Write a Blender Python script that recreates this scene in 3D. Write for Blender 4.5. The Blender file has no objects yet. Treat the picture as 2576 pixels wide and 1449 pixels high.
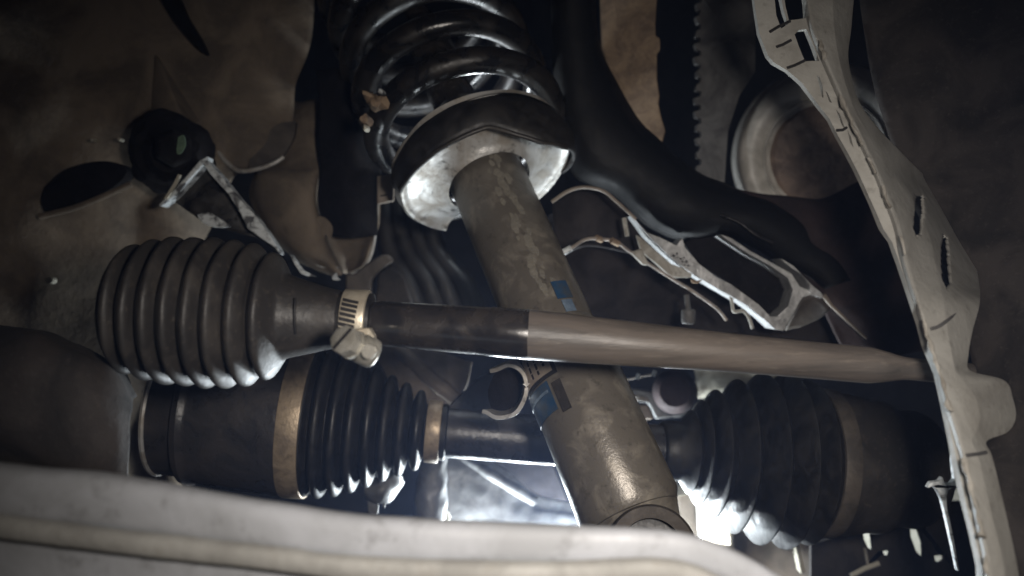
import bpy, bmesh, math, random
from mathutils import Vector, Matrix, noise
from mathutils.geometry import tessellate_polygon

random.seed(7)
SC = bpy.context.scene
COL = SC.collection

# ------------------------------------------------------------------ camera
HF = math.radians(65.0)
K = 2.0 * math.tan(HF / 2) / 2576.0          # metres per photo unit at one metre


def P(x, y, d):
    """a place in the car: bearing x, y (photo units of 2576 x 1449) at distance d metres"""
    return Vector(((x - 1288.0) * K * d, d, -(y - 724.5) * K * d))


cam_d = bpy.data.cameras.new('camera')
cam = bpy.data.objects.new('camera', cam_d)
COL.objects.link(cam)
cam.rotation_euler = (math.radians(90), 0, 0)
cam_d.sensor_fit = 'HORIZONTAL'
cam_d.angle = HF
cam_d.clip_start = 0.01
cam_d.clip_end = 50
cam_d.dof.use_dof = True
cam_d.dof.focus_distance = 0.42
cam_d.dof.aperture_fstop = 6.0
SC.camera = cam

# ------------------------------------------------------------------ world, lamps, exposure
W = bpy.data.worlds.new('World')
SC.world = W
W.use_nodes = True
W.node_tree.nodes['Background'].inputs[0].default_value = (0.9, 0.8, 0.85, 1)
W.node_tree.nodes['Background'].inputs[1].default_value = 0.006


def lamp(name, kind, loc, power, color, size, target=None, spread=None):
    l = bpy.data.lights.new(name, kind)
    l.energy = power
    l.color = color
    if kind == 'AREA':
        l.shape = 'DISK'
        l.size = size
        if spread:
            l.spread = math.radians(spread)
    else:
        l.shadow_soft_size = size
    o = bpy.data.objects.new(name, l)
    COL.objects.link(o)
    o.location = loc
    if target is not None:
        o.rotation_euler = (target - loc).to_track_quat('-Z', 'Y').to_euler()
    return o


# the cold work light standing low behind the strut, an added lamp inside the coil spring, and the weak torch beside the phone
for name, x, y, d, pw in (('work_light_and_bounce', 1180, 1400, 0.640, 0.9), ('work_light_and_bounce', 1300, 1394, 0.652, 1.1), ('work_light_and_bounce', 1420, 1384, 0.660, 3.6), ('work_light_and_bounce', 1575, 1372, 0.660, 1.4)):  # left points are added for light bounced off the lower arm
    lamp(name, 'POINT', P(x, y, d), pw, (0.86, 0.95, 1.0), 0.010)
lamp('added_coil_lamp', 'POINT', P(1205, 335, 0.592), 0.17, (0.88, 0.95, 1.0), 0.005)  # added lamp, stands in for light reaching inside the coil
torch = lamp('phone_torch', 'SPOT', Vector((0.070, 0.035, 0.020)), 5.0, (1.0, 0.92, 0.83), 0.020, Vector((0.045, 0.35, -0.07)))
torch.data.spot_size = math.radians(98)
torch.data.spot_blend = 1.0

SC.view_settings.view_transform = 'Standard'
SC.view_settings.look = 'None'
SC.view_settings.exposure = 0.0
SC.view_settings.gamma = 1.0
SC.cycles.max_bounces = 6
SC.cycles.use_denoising = True


# ------------------------------------------------------------------ materials
def mat(name, a, b=None, c=None, rough=0.6, stretch=None, metal=0.0, scale=60, speck=350, speck_amt=0.5, lo=0.4, hi=0.62,
        bump=0.25, bscale=300, rough2=None, spec=0.5, coat=0.0):
    """a: base colour, b: dirt in large patches, c: fine specks"""
    m = bpy.data.materials.new(name)
    m.use_nodes = True
    nt = m.node_tree
    N, L = nt.nodes, nt.links
    bs = N['Principled BSDF']
    tc = N.new('ShaderNodeTexCoord')

    def noise_node(s, det=6, dist=0.0, r=0.6):
        n = N.new('ShaderNodeTexNoise')
        n.inputs['Scale'].default_value = s
        n.inputs['Detail'].default_value = det
        n.inputs['Roughness'].default_value = r
        n.inputs['Distortion'].default_value = dist
        if stretch:
            mp = N.new('ShaderNodeMapping')
            mp.inputs['Scale'].default_value = stretch
            L.new(tc.outputs['Object'], mp.inputs['Vector'])
            L.new(mp.outputs[0], n.inputs['Vector'])
        else:
            L.new(tc.outputs['Object'], n.inputs['Vector'])
        return n

    def ramp(src, l, h):
        r = N.new('ShaderNodeMapRange')
        r.inputs[1].default_value = l
        r.inputs[2].default_value = h
        L.new(src, r.inputs[0])
        return r.outputs[0]

    def mix(f, x, y):
        k = N.new('ShaderNodeMix')
        k.data_type = 'RGBA'
        L.new(f, k.inputs[0])
        for s, v in ((6, x), (7, y)):
            if isinstance(v, tuple):
                k.inputs[s].default_value = (*v, 1)
            else:
                L.new(v, k.inputs[s])
        return k.outputs[2]

    b = b or tuple(x * 0.55 for x in a)
    c = c or tuple(min(1, x * 1.7 + 0.01) for x in a)
    n1 = noise_node(scale, 7, 0.6)
    f1 = ramp(n1.outputs[0], lo, hi)
    col = mix(f1, a, b)
    n2 = noise_node(speck, 4, 0.2, 0.7)
    f2 = ramp(n2.outputs[0], 0.56, 0.72)
    mm = N.new('ShaderNodeMath')
    mm.operation = 'MULTIPLY'
    mm.inputs[1].default_value = speck_amt
    L.new(f2, mm.inputs[0])
    col = mix(mm.outputs[0], col, c)
    L.new(col, bs.inputs['Base Color'])
    bs.inputs['Metallic'].default_value = metal
    bs.inputs['Specular IOR Level'].default_value = spec
    bs.inputs['Coat Weight'].default_value = coat
    rr = N.new('ShaderNodeMapRange')
    rr.inputs[3].default_value = rough
    rr.inputs[4].default_value = rough2 if rough2 is not None else min(1, rough + 0.2)
    L.new(f1, rr.inputs[0])
    L.new(rr.outputs[0], bs.inputs['Roughness'])
    if bump:
        nb = noise_node(bscale, 5, 0.0, 0.65)
        ad = N.new('ShaderNodeMath')
        ad.operation = 'ADD'
        L.new(nb.outputs[0], ad.inputs[0])
        L.new(n1.outputs[0], ad.inputs[1])
        bp = N.new('ShaderNodeBump')
        bp.inputs['Strength'].default_value = bump
        bp.inputs['Distance'].default_value = 0.0015
        L.new(ad.outputs[0], bp.inputs['Height'])
        L.new(bp.outputs[0], bs.inputs['Normal'])
    return m


M = {}
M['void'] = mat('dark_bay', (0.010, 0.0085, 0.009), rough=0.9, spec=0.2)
M['panel'] = mat('underseal', (0.19, 0.15, 0.11), (0.10, 0.08, 0.062), (0.24, 0.19, 0.14), rough=0.85, scale=26, speck=240, speck_amt=0.35, bump=0.45, bscale=180)
M['panel_dark'] = mat('underseal_dark', (0.04, 0.032, 0.028), (0.018, 0.016, 0.015), rough=0.75, scale=30)
M['rubber'] = mat('boot_rubber', (0.011, 0.0105, 0.011), (0.020, 0.018, 0.017), (0.05, 0.042, 0.036), rough=0.42, rough2=0.7, scale=70, speck=500, speck_amt=0.25, bump=0.15)
M['rubber_dusty'] = mat('dusty_rubber', (0.030, 0.027, 0.025), (0.055, 0.047, 0.04), (0.13, 0.11, 0.09), rough=0.46, rough2=0.7, scale=38, lo=0.48, hi=0.72, speck=300, speck_amt=0.45, bump=0.2)
M['black_gloss'] = mat('black_enamel', (0.008, 0.008, 0.009), (0.018, 0.015, 0.013), (0.07, 0.052, 0.036), rough=0.2, rough2=0.5, scale=60, speck=200, speck_amt=0.3, bump=0.15, spec=0.5)
M['black_satin'] = mat('black_satin_paint', (0.018, 0.017, 0.018), (0.04, 0.034, 0.03), rough=0.18, rough2=0.32, scale=60, bump=0.06, speck_amt=0.12)
M['rod_dusty'] = mat('dusty_steel', (0.225, 0.185, 0.15), (0.15, 0.125, 0.102), (0.30, 0.25, 0.205), rough=0.5, scale=45, speck=500, speck_amt=0.3, bump=0.2)
M['rod'] = mat('scratched_rod', (0.135, 0.115, 0.10), (0.06, 0.053, 0.048), (0.25, 0.215, 0.18), rough=0.33, rough2=0.5, stretch=(0.12, 1, 1), scale=90, lo=0.45, hi=0.7, speck=420, speck_amt=0.5, bump=0.2)
M['strut'] = mat('worn_strut_paint', (0.155, 0.138, 0.117), (0.30, 0.268, 0.222), (0.04, 0.036, 0.031), rough=0.30, rough2=0.48, metal=0.25, scale=62, lo=0.5, hi=0.72, speck=170, speck_amt=0.55, bump=0.16, bscale=420)
M['flake'] = mat('flaked_paint', (0.20, 0.182, 0.15), (0.15, 0.138, 0.115), (0.12, 0.1, 0.08), rough=0.5, scale=160, speck_amt=0.4, bump=0.5)
M['perch'] = mat('scuffed_steel', (0.54, 0.535, 0.52), (0.34, 0.31, 0.27), (0.04, 0.035, 0.03), rough=0.40, metal=0.35, scale=60, speck=110, speck_amt=0.85, bump=0.4, bscale=160)
M['zinc'] = mat('zinc_plate', (0.62, 0.56, 0.45), (0.45, 0.39, 0.3), (0.3, 0.27, 0.22), rough=0.32, metal=0.45, scale=90, speck=600, speck_amt=0.3, bump=0.15)
M['zinc_screw'] = mat('bright_zinc', (0.60, 0.58, 0.52), (0.38, 0.36, 0.31), rough=0.22, metal=0.55, scale=160, speck_amt=0.2, bump=0.1)
M['band'] = mat('brass_band', (0.46, 0.36, 0.25), (0.24, 0.19, 0.14), (0.07, 0.06, 0.05), rough=0.4, metal=0.4, scale=70, speck=220, speck_amt=0.5, bump=0.25)
M['shaft'] = mat('axle_paint', (0.03, 0.03, 0.034), (0.05, 0.045, 0.045), rough=0.25, rough2=0.45, scale=50, speck_amt=0.2)
M['alu'] = mat('cast_aluminium', (0.17, 0.17, 0.17), (0.09, 0.088, 0.085), (0.10, 0.095, 0.09), rough=0.45, metal=0.35, scale=55, speck=260, speck_amt=0.45, bump=0.2, bscale=260)
M['arm'] = mat('cast_arm', (0.006, 0.0055, 0.0055), (0.004, 0.004, 0.004), (0.02, 0.018, 0.017), rough=0.55, rough2=0.7, scale=50, speck=300, speck_amt=0.25, bump=0.25, bscale=260, spec=0.2)
M['arm_lit_edge'] = mat('cast_arm_lit', (0.55, 0.55, 0.55), (0.34, 0.34, 0.34), (0.06, 0.06, 0.06), rough=0.4, metal=0.4, scale=90, speck=420, speck_amt=0.5, bump=0.6, bscale=420)
M['bracket'] = mat('grey_primer', (0.40, 0.39, 0.36), (0.22, 0.208, 0.185), (0.13, 0.12, 0.10), rough=0.55, scale=28, lo=0.42, hi=0.75, speck=170, speck_amt=0.45, bump=0.3)
M['bracket_edge'] = mat('grey_primer_dirty', (0.40, 0.38, 0.34), (0.2, 0.18, 0.15), (0.05, 0.045, 0.04), rough=0.65, scale=60, speck=200, speck_amt=0.5, bump=0.3)
M['beam'] = mat('beam_paint', (0.44, 0.455, 0.49), (0.32, 0.33, 0.35), (0.10, 0.097, 0.095), rough=0.42, scale=26, speck=110, speck_amt=0.45, bump=0.12, bscale=260)
M['beam_lip'] = mat('beam_lip_paint', (0.38, 0.375, 0.355), (0.27, 0.265, 0.25), (0.22, 0.19, 0.15), rough=0.55, scale=34, speck=190, speck_amt=0.3, bump=0.3)
M['rust'] = mat('rusty_sheet', (0.30, 0.215, 0.14), (0.17, 0.12, 0.085), (0.42, 0.32, 0.21), rough=0.8, scale=60, speck=240, speck_amt=0.45, bump=0.7, bscale=220)
M['grey_sheet'] = mat('grey_sheet', (0.12, 0.117, 0.115), (0.06, 0.057, 0.057), (0.15, 0.14, 0.13), rough=0.6, scale=50, speck_amt=0.25)
M['drum'] = mat('worn_drum', (0.66, 0.63, 0.58), (0.42, 0.40, 0.36), (0.6, 0.57, 0.5), rough=0.34, rough2=0.5, metal=0.0, scale=50, speck=300, speck_amt=0.3, bump=0.25)
M['drum_face'] = mat('scaly_drum_face', (0.26, 0.19, 0.15), (0.14, 0.105, 0.09), (0.24, 0.2, 0.16), rough=0.7, scale=70, speck=260, speck_amt=0.4, bump=0.8, bscale=200)
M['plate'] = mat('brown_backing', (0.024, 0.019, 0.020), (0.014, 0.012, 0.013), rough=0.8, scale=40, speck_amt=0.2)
M['pale'] = mat('pale_shield', (0.5, 0.47, 0.39), (0.38, 0.35, 0.28), (0.2, 0.18, 0.15), rough=0.6, scale=60, speck_amt=0.3)
M['white_edge'] = mat('chipped_white_paint', (0.6, 0.63, 0.64), (0.08, 0.08, 0.085), (0.03, 0.03, 0.03), rough=0.4, scale=130, lo=0.48, hi=0.6, speck=300, speck_amt=0.4, bump=0.4)
M['blue'] = mat('blue_sticker', (0.022, 0.06, 0.125), (0.045, 0.06, 0.08), (0.09, 0.10, 0.11), rough=0.35, scale=120, speck_amt=0.3, bump=0.1)
M['pale_blue'] = mat('faded_sticker', (0.16, 0.21, 0.27), (0.09, 0.13, 0.19), rough=0.4, scale=150, bump=0.1)
M['label'] = mat('label_paper', (0.30, 0.25, 0.20), (0.22, 0.18, 0.15), rough=0.6, scale=90, bump=0.15)
M['ink'] = mat('label_ink', (0.02, 0.018, 0.018), rough=0.6, scale=90, bump=0.05)
M['orange'] = mat('orange_mark', (0.25, 0.12, 0.07), (0.19, 0.135, 0.10), rough=0.5, scale=140, bump=0.1)
M['amber'] = mat('amber_plastic', (0.40, 0.25, 0.09), (0.2, 0.13, 0.06), rough=0.4, scale=120)
M['mask'] = mat('dark_red_brown', (0.028, 0.014, 0.014), (0.016, 0.010, 0.011), rough=0.75, scale=40, speck_amt=0.2)
M['panel_mid'] = mat('oily_casting', (0.09, 0.075, 0.062), (0.045, 0.038, 0.034), (0.14, 0.12, 0.1), rough=0.6, scale=34, speck_amt=0.3)
M['band_dark'] = mat('dull_band', (0.13, 0.11, 0.09), (0.07, 0.06, 0.05), (0.05, 0.045, 0.04), rough=0.5, metal=0.2, scale=60, speck_amt=0.4)
M['wire'] = mat('cable_sheath', (0.36, 0.31, 0.27), (0.2, 0.17, 0.15), rough=0.45, scale=120, speck_amt=0.3)
lens = bpy.data.materials.new('lit_lens')
lens.use_nodes = True
lens.node_tree.nodes['Principled BSDF'].inputs['Base Color'].default_value = (0.9, 0.9, 0.85, 1)
lens.node_tree.nodes['Principled BSDF'].inputs['Emission Color'].default_value = (1.0, 0.97, 0.84, 1)
lens.node_tree.nodes['Principled BSDF'].inputs['Emission Strength'].default_value = 6.0
M['lens'] = lens


# ------------------------------------------------------------------ building helpers
def tag(o, label=None, cat=None, group=None, kind=None):
    for k, v in (('label', label), ('category', cat), ('group', group), ('kind', kind)):
        if v:
            o[k] = v
    return o


def thing(name, label, cat, loc, group=None):
    o = bpy.data.objects.new(name, None)
    o.empty_display_size = 0.02
    COL.objects.link(o)
    o.location = loc
    return tag(o, label, cat, group)


def wloc(o):
    v = Vector((0, 0, 0))
    while o is not None:
        v += o.location
        o = o.parent
    return v


def obj(name, vf, m, parent=None, smooth=True, bevel=0.0, subsurf=0, solid=0.0, sharp=40, rough=0.0, rscale=60, bseg=2):
    vs, fs = vf
    if rough:
        vs = [Vector(v) + noise.noise_vector(Vector(v) * rscale) * rough for v in vs]
    if parent is not None:
        org = wloc(parent)
        loc = Vector((0, 0, 0))
    else:
        lo = [min(v[i] for v in vs) for i in range(3)]
        hi = [max(v[i] for v in vs) for i in range(3)]
        org = Vector(((lo[0] + hi[0]) / 2, (lo[1] + hi[1]) / 2, lo[2]))
        loc = org
    me = bpy.data.meshes.new(name)
    me.from_pydata([tuple(Vector(v) - org) for v in vs], [], fs)
    bm = bmesh.new()
    bm.from_mesh(me)
    bmesh.ops.recalc_face_normals(bm, faces=bm.faces)
    bm.to_mesh(me)
    bm.free()
    if smooth:
        me.polygons.foreach_set('use_smooth', [True] * len(me.polygons))
        if not subsurf:
            me.set_sharp_from_angle(angle=math.radians(sharp))
    me.materials.append(M[m])
    me.update()
    o = bpy.data.objects.new(name, me)
    COL.objects.link(o)
    o.parent = parent
    o.location = loc
    if solid:
        s = o.modifiers.new('solid', 'SOLIDIFY')
        s.thickness = solid
        s.offset = 0
    if bevel:
        b = o.modifiers.new('bevel', 'BEVEL')
        b.width = bevel
        b.segments = bseg
        b.limit_method = 'ANGLE'
        b.angle_limit = math.radians(35)
    if subsurf:
        s = o.modifiers.new('subsurf', 'SUBSURF')
        s.levels = s.render_levels = subsurf
    return o


def catmull(pts, n):
    """smooth curve through points, n samples per span"""
    pts = [Vector(p) for p in pts]
    if len(pts) < 3:
        return [pts[0].lerp(pts[1], i / n) for i in range(n + 1)]
    out = []
    for i in range(len(pts) - 1):
        p0 = pts[i - 1] if i > 0 else pts[0] * 2 - pts[1]
        p1, p2 = pts[i], pts[i + 1]
        p3 = pts[i + 2] if i + 2 < len(pts) else p2 * 2 - p1
        for k in range(n):
            t = k / n
            out.append(0.5 * ((2 * p1) + (p2 - p0) * t + (2 * p0 - 5 * p1 + 4 * p2 - p3) * t * t + (3 * p1 - p0 - 3 * p2 + p3) * t ** 3))
    out.append(pts[-1])
    return out


def tube(pts, r, seg=14, caps=True, flat=1.0):
    """round bar along pts; r a number or a list"""
    pts = [Vector(p) for p in pts]
    n = len(pts)
    rs = r if isinstance(r, (list, tuple)) else [r] * n
    vs, fs = [], []
    t0 = (pts[1] - pts[0]).normalized()
    u = t0.orthogonal().normalized()
    for i in range(n):
        t = (pts[min(i + 1, n - 1)] - pts[max(i - 1, 0)]).normalized()
        u = (u - t * u.dot(t)).normalized()
        v = t.cross(u)
        for k in range(seg):
            a = 2 * math.pi * k / seg
            vs.append(pts[i] + (u * math.cos(a) + v * math.sin(a) * flat) * rs[i])
    for i in range(n - 1):
        for k in range(seg):
            fs.append((i * seg + k, i * seg + (k + 1) % seg, (i + 1) * seg + (k + 1) % seg, (i + 1) * seg + k))
    if caps:
        fs.append(tuple(range(seg))[::-1])
        fs.append(tuple((n - 1) * seg + k for k in range(seg)))
    return vs, fs


def lathe(A, B, prof, seg=72, caps=True, a0=0.0, a1=2 * math.pi, wob=0.0):
    """turned body; prof = [(t along A-B, radius in metres)]"""
    ax = (B - A)
    t = ax.normalized()
    u = (Vector((0, 0, 1)) - t * t.z).normalized()
    v = t.cross(u)
    full = abs(a1 - a0) > 6.28
    m = seg if full else seg + 1
    vs, fs = [], []
    for (q, r) in prof:
        c = A + ax * q
        for k in range(m):
            a = a0 + (a1 - a0) * k / seg
            rr = r * (1 + wob * noise.noise(Vector((math.cos(a) * 2, math.sin(a) * 2, q * 9))))
            vs.append(c + (u * math.cos(a) + v * math.sin(a)) * rr)
    n = len(prof)
    for i in range(n - 1):
        for k in range(seg):
            k2 = (k + 1) % m
            fs.append((i * m + k, i * m + k2, (i + 1) * m + k2, (i + 1) * m + k))
    if caps and full:
        fs.append(tuple(range(m))[::-1])
        fs.append(tuple((n - 1) * m + k for k in range(m)))
    return vs, fs


def axis_lathe(a, b, prof, **kw):
    """prof in photo units: (x along the axis, radius) ; a, b = (x, y, d)"""
    A, B = P(*a), P(*b)
    out = []
    for (x, r) in prof:
        # x is a bearing: solve where on A-B that bearing falls
        tx = (x - 1288.0) * K
        q = (tx * A.y - A.x) / ((B.x - A.x) - tx * (B.y - A.y))
        d = A.y + (B.y - A.y) * q
        out.append((q, r * K * d))
    return lathe(A, B, out, **kw)


def smooth_prof(prof, n=5):
    c = catmull([Vector((x, r, 0)) for x, r in prof], n)
    return [(v.x, v.y) for v in c]


def plate(outline, d, thick, holes=(), curved=0, back=None):
    """sheet with real thickness; outline of (x, y) or (x, y, d) photo bearings; extruded away from the viewer"""
    def conv(pts):
        q = [P(p[0], p[1], p[2] if len(p) > 2 else (d(p[0], p[1]) if callable(d) else d)) for p in pts]
        if curved:
            q = catmull(q + [q[0]], curved)[:-1]
        return q
    loops = [conv(outline)] + [conv(h) for h in holes]
    off = back if back is not None else Vector((0, thick, 0))
    flat = [[Vector((v.x / v.y, v.z / v.y, 0)) for v in l] for l in loops]
    tris = tessellate_polygon(flat)
    vs = [v for l in loops for v in l]
    n = len(vs)
    vs2 = vs + [v + off for v in vs]
    fs = [tuple(t) for t in tris] + [tuple(i + n for i in t)[::-1] for t in tris]
    s = 0
    for l in loops:
        m = len(l)
        for k in range(m):
            fs.append((s + k, s + (k + 1) % m, n + s + (k + 1) % m, n + s + k))
        s += m
    return vs2, fs


def loft(rows, nu=8, nv=8):
    """smooth sheet through rows of (x, y, d)"""
    cr = [catmull([P(*p) for p in r], nu) for r in rows]
    m = len(cr[0])
    cols = [catmull([r[i] for r in cr], nv) for i in range(m)]
    n = len(cols[0])
    vs = [cols[i][j] for j in range(n) for i in range(m)]
    fs = [(j * m + i, j * m + i + 1, (j + 1) * m + i + 1, (j + 1) * m + i) for j in range(n - 1) for i in range(m - 1)]
    return vs, fs


def loft_crisp(rows, nu=8, nv=8):
    """folded sheet: straight between the folds, smooth along its length"""
    cr = []
    for r in rows:
        q = [P(*p) for p in r]
        cr.append([q[i].lerp(q[i + 1], k / nu) for i in range(len(q) - 1) for k in range(nu)] + [q[-1]])
    m = len(cr[0])
    cols = [catmull([r[i] for r in cr], nv) for i in range(m)]
    n = len(cols[0])
    vs = [cols[i][j] for j in range(n) for i in range(m)]
    fs = [(j * m + i, j * m + i + 1, (j + 1) * m + i + 1, (j + 1) * m + i) for j in range(n - 1) for i in range(m - 1)]
    return vs, fs


def sweep(path, prof, caps=True, scale=None):
    """path of Vectors; prof = [(towards viewer, up)] metres, closed"""
    vs, fs = [], []
    n, m = len(path), len(prof)
    for i, c in enumerate(path):
        t = (path[min(i + 1, n - 1)] - path[max(i - 1, 0)]).normalized()
        f = Vector((0, -1, 0))
        f = (f - t * f.dot(t)).normalized()
        up = f.cross(t)
        if up.z < 0:
            up = -up
        for (a, b) in prof:
            w = scale[i] if scale else 1.0
            vs.append(c + f * a * w + up * b * w)
    for i in range(n - 1):
        for k in range(m):
            fs.append((i * m + k, i * m + (k + 1) % m, (i + 1) * m + (k + 1) % m, (i + 1) * m + k))
    if caps:
        fs.append(tuple(range(m)))
        fs.append(tuple((n - 1) * m + k for k in range(m))[::-1])
    return vs, fs


def join(*parts):
    vs, fs = [], []
    for v, f in parts:
        o = len(vs)
        vs += list(v)
        fs += [tuple(i + o for i in q) for q in f]
    return vs, fs


def box(c, ax, ay, az):
    vs = [c + ax * i + ay * j + az * k for i in (-1, 1) for j in (-1, 1) for k in (-1, 1)]
    return vs, [(0, 1, 3, 2), (4, 6, 7, 5), (0, 4, 5, 1), (2, 3, 7, 6), (0, 2, 6, 4), (1, 5, 7, 3)]


# ================================================================== SETTING: dark bay behind everything
bay = obj('bay_wall', loft([[(-900, -700, 1.0), (800, -700, 1.15), (1900, -700, 1.15), (3600, -700, 1.0)],
                            [(-900, 700, 1.0), (800, 700, 1.15), (1900, 700, 1.15), (3600, 700, 1.0)],
                            [(-900, 2100, 1.0), (800, 2100, 1.15), (1900, 2100, 1.15), (3600, 2100, 1.0)]], 8, 8),
          'void', solid=0.004, rough=0.006, rscale=18)
tag(bay, kind='structure')

# brown plate behind the tie rod
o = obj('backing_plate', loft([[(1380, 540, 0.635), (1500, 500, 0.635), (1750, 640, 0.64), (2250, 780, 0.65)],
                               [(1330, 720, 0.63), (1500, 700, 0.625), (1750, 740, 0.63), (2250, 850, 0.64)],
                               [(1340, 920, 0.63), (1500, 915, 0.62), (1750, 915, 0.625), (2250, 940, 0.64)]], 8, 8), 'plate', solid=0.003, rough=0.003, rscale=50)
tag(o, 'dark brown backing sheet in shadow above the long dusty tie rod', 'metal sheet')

# ================================================================== LEFT: inner fender panels
fender = thing('inner_fender', 'large brown underseal coated inner fender panel behind the ribbed steering boot', 'body panel', P(380, 430, 0.66))
rows = []
for y, xr in ((-120, 795), (0, 789), (133, 777), (217, 754), (294, 744), (360, 715), (405, 660), (430, 600), (520, 550), (640, 500), (800, 440), (960, 420), (1120, 420), (1300, 440)):
    t = max(0.0, min(1.0, (y - 380) / 120.0))
    rows.append([(-320, y, 0.56), (-60, y, 0.575), (170, y, 0.59), (330 - 60 * t, y + 4, 0.60), (480 - 130 * t, y, 0.60 + 0.01 * t), (620 - 170 * t, y, 0.607 + 0.01 * t), (xr, y, 0.620 + 0.03 * t)])
obj('panel', loft(rows, 10, 8), 'panel', fender, solid=0.0022, rough=0.0045, rscale=26)
# pressed ridge, shut line, slot
obj('pressed_ridge', ([P(392, 132, 0.594), P(388, 330, 0.585), P(470, 330, 0.570), P(505, 310, 0.60), P(440, 345, 0.585), P(372, 330, 0.605)],
                      [(0, 1, 2), (0, 2, 3), (1, 4, 2), (2, 4, 3), (0, 5, 1), (5, 4, 1)]), 'panel', fender, bevel=0.002, sharp=80)
obj('shut_line', plate([(395, -20), (440, -20), (470, 40), (500, 90), (520, 132), (505, 128), (470, 92), (430, 40)], 0.588, 0.006, curved=3), 'void', fender)
obj('slot_recess', plate([(115, 470), (170, 425), (250, 405), (308, 415), (316, 440), (270, 480), (200, 510), (120, 535), (106, 505)], 0.574, 0.012, curved=4), 'void', fender)
obj('slot_lip', tube(catmull([P(100, 545, 0.572), P(190, 522, 0.570), P(270, 490, 0.568), P(330, 462, 0.57)], 8), 0.0022), 'panel', fender)
# rolled oval boss at the panel's lower corner
obj('oval_recess', plate([(742, 305), (700, 312), (655, 350), (630, 395), (628, 425), (652, 424), (690, 408), (712, 392), (738, 345)], 0.612, 0.01, curved=4), 'panel_mid', fender)
obj('rolled_edge', tube(catmull([P(548, 380, 0.605), P(570, 408, 0.604), P(603, 430, 0.602), P(652, 424, 0.601), P(690, 410, 0.601), P(713, 395, 0.603)], 8), 0.0016), 'perch', fender)
# dried splashes on the panel
for (x, y, r) in ((124, 705, 9), (232, 352, 4), (300, 350, 4)):
    A = P(x, y, 0.574)
    obj('dried_splash', lathe(A, A + Vector((0, 0.01, 0)), [(0, S0) for S0 in (0.0002, r * K * 0.57)] + [(0.6, r * K * 0.58)], seg=14, wob=0.3), 'pale', fender)

# fastener cluster above the angle bracket
fast = thing('panel_fastener', 'dark greasy fastener cluster with a green tag above the angle bracket', 'fastener', P(440, 470, 0.56))
obj('washer', lathe(P(432, 385, 0.572), P(430, 385, 0.548), smooth_prof([(0, 0.027), (0.3, 0.027), (0.6, 0.020), (1, 0.013)], 4), wob=0.2), 'void', fast)
obj('nut', lathe(P(438, 372, 0.552), P(436, 374, 0.53), [(0, 0.013), (0.8, 0.013), (1, 0.010)], seg=6), 'void', fast, bevel=0.0012, sharp=30)
gt = obj('green_tag', plate([(448, 345), (462, 340), (466, 365), (455, 385), (444, 384)], 0.528, 0.0012, curved=3), 'white_edge', fast)
M['green'] = mat('green_tag', (0.13, 0.2, 0.13), (0.07, 0.11, 0.08), rough=0.5, scale=90)
gt.data.materials[0] = M['green']
# second panel, rounded bulge beside the strut
well = thing('wheel_well_bulge', 'rounded brown sheet bulge with a black shade cover hanging between angle bracket and spring seat', 'body panel', P(800, 690, 0.6))
rows = []
for y, xl, xr, dd in ((250, 735, 955, 0.03), (400, 690, 952, 0.015), (440, 640, 950, 0.0), (520, 640, 950, 0.0), (590, 690, 943, 0.0), (640, 735, 930, 0.0), (672, 780, 912, 0.006), (688, 830, 880, 0.012)):
    w = xr - xl
    rows.append([(xl, y, 0.635 + dd), (xl + 0.06 * w, y + 2, 0.605 + dd), (xl + w * 0.3, y, 0.592 + dd), (xl + w * 0.48, y, 0.595 + dd), (xl + w * 0.56, y, 0.622 + dd), (xl + w * 0.85, y, 0.632 + dd), (xr, y, 0.62 + dd)])
obj('sheet', loft(rows, 8, 6), 'panel', well, solid=0.002, rough=0.003, rscale=40)
obj('sheet_edge', tube(catmull([P(948, 430, 0.617), P(950, 510, 0.617), P(944, 590, 0.616), P(934, 640, 0.615), P(912, 678, 0.614), P(884, 690, 0.614)], 8), 0.0010), 'perch', well)
obj('torn_edge', plate([(793, 655), (812, 664), (852, 672), (838, 676), (806, 672), (790, 662)], 0.60, 0.002, curved=2), 'white_edge', well)
obj('torn_edge', plate([(835, 693), (846, 686), (848, 698), (856, 704), (838, 704)], 0.598, 0.002, curved=2), 'white_edge', well)
obj('bulge_shade', loft([[(800, 180, 0.600), (880, 170, 0.585), (960, 180, 0.60)], [(802, 420, 0.598), (880, 420, 0.583), (956, 420, 0.60)], [(806, 520, 0.60), (880, 520, 0.585), (952, 520, 0.60)], [(830, 590, 0.60), (885, 600, 0.592), (944, 590, 0.605)]], 8, 8), 'void', well, solid=0.002, rough=0.002, rscale=40)  # black sheet stands for the shadow on the bulge's right half
obj('drip_streak', plate([(788, 550), (812, 545), (836, 570), (830, 605), (820, 590), (812, 608), (800, 590)], 0.594, 0.001, curved=3), 'panel', well)

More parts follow.
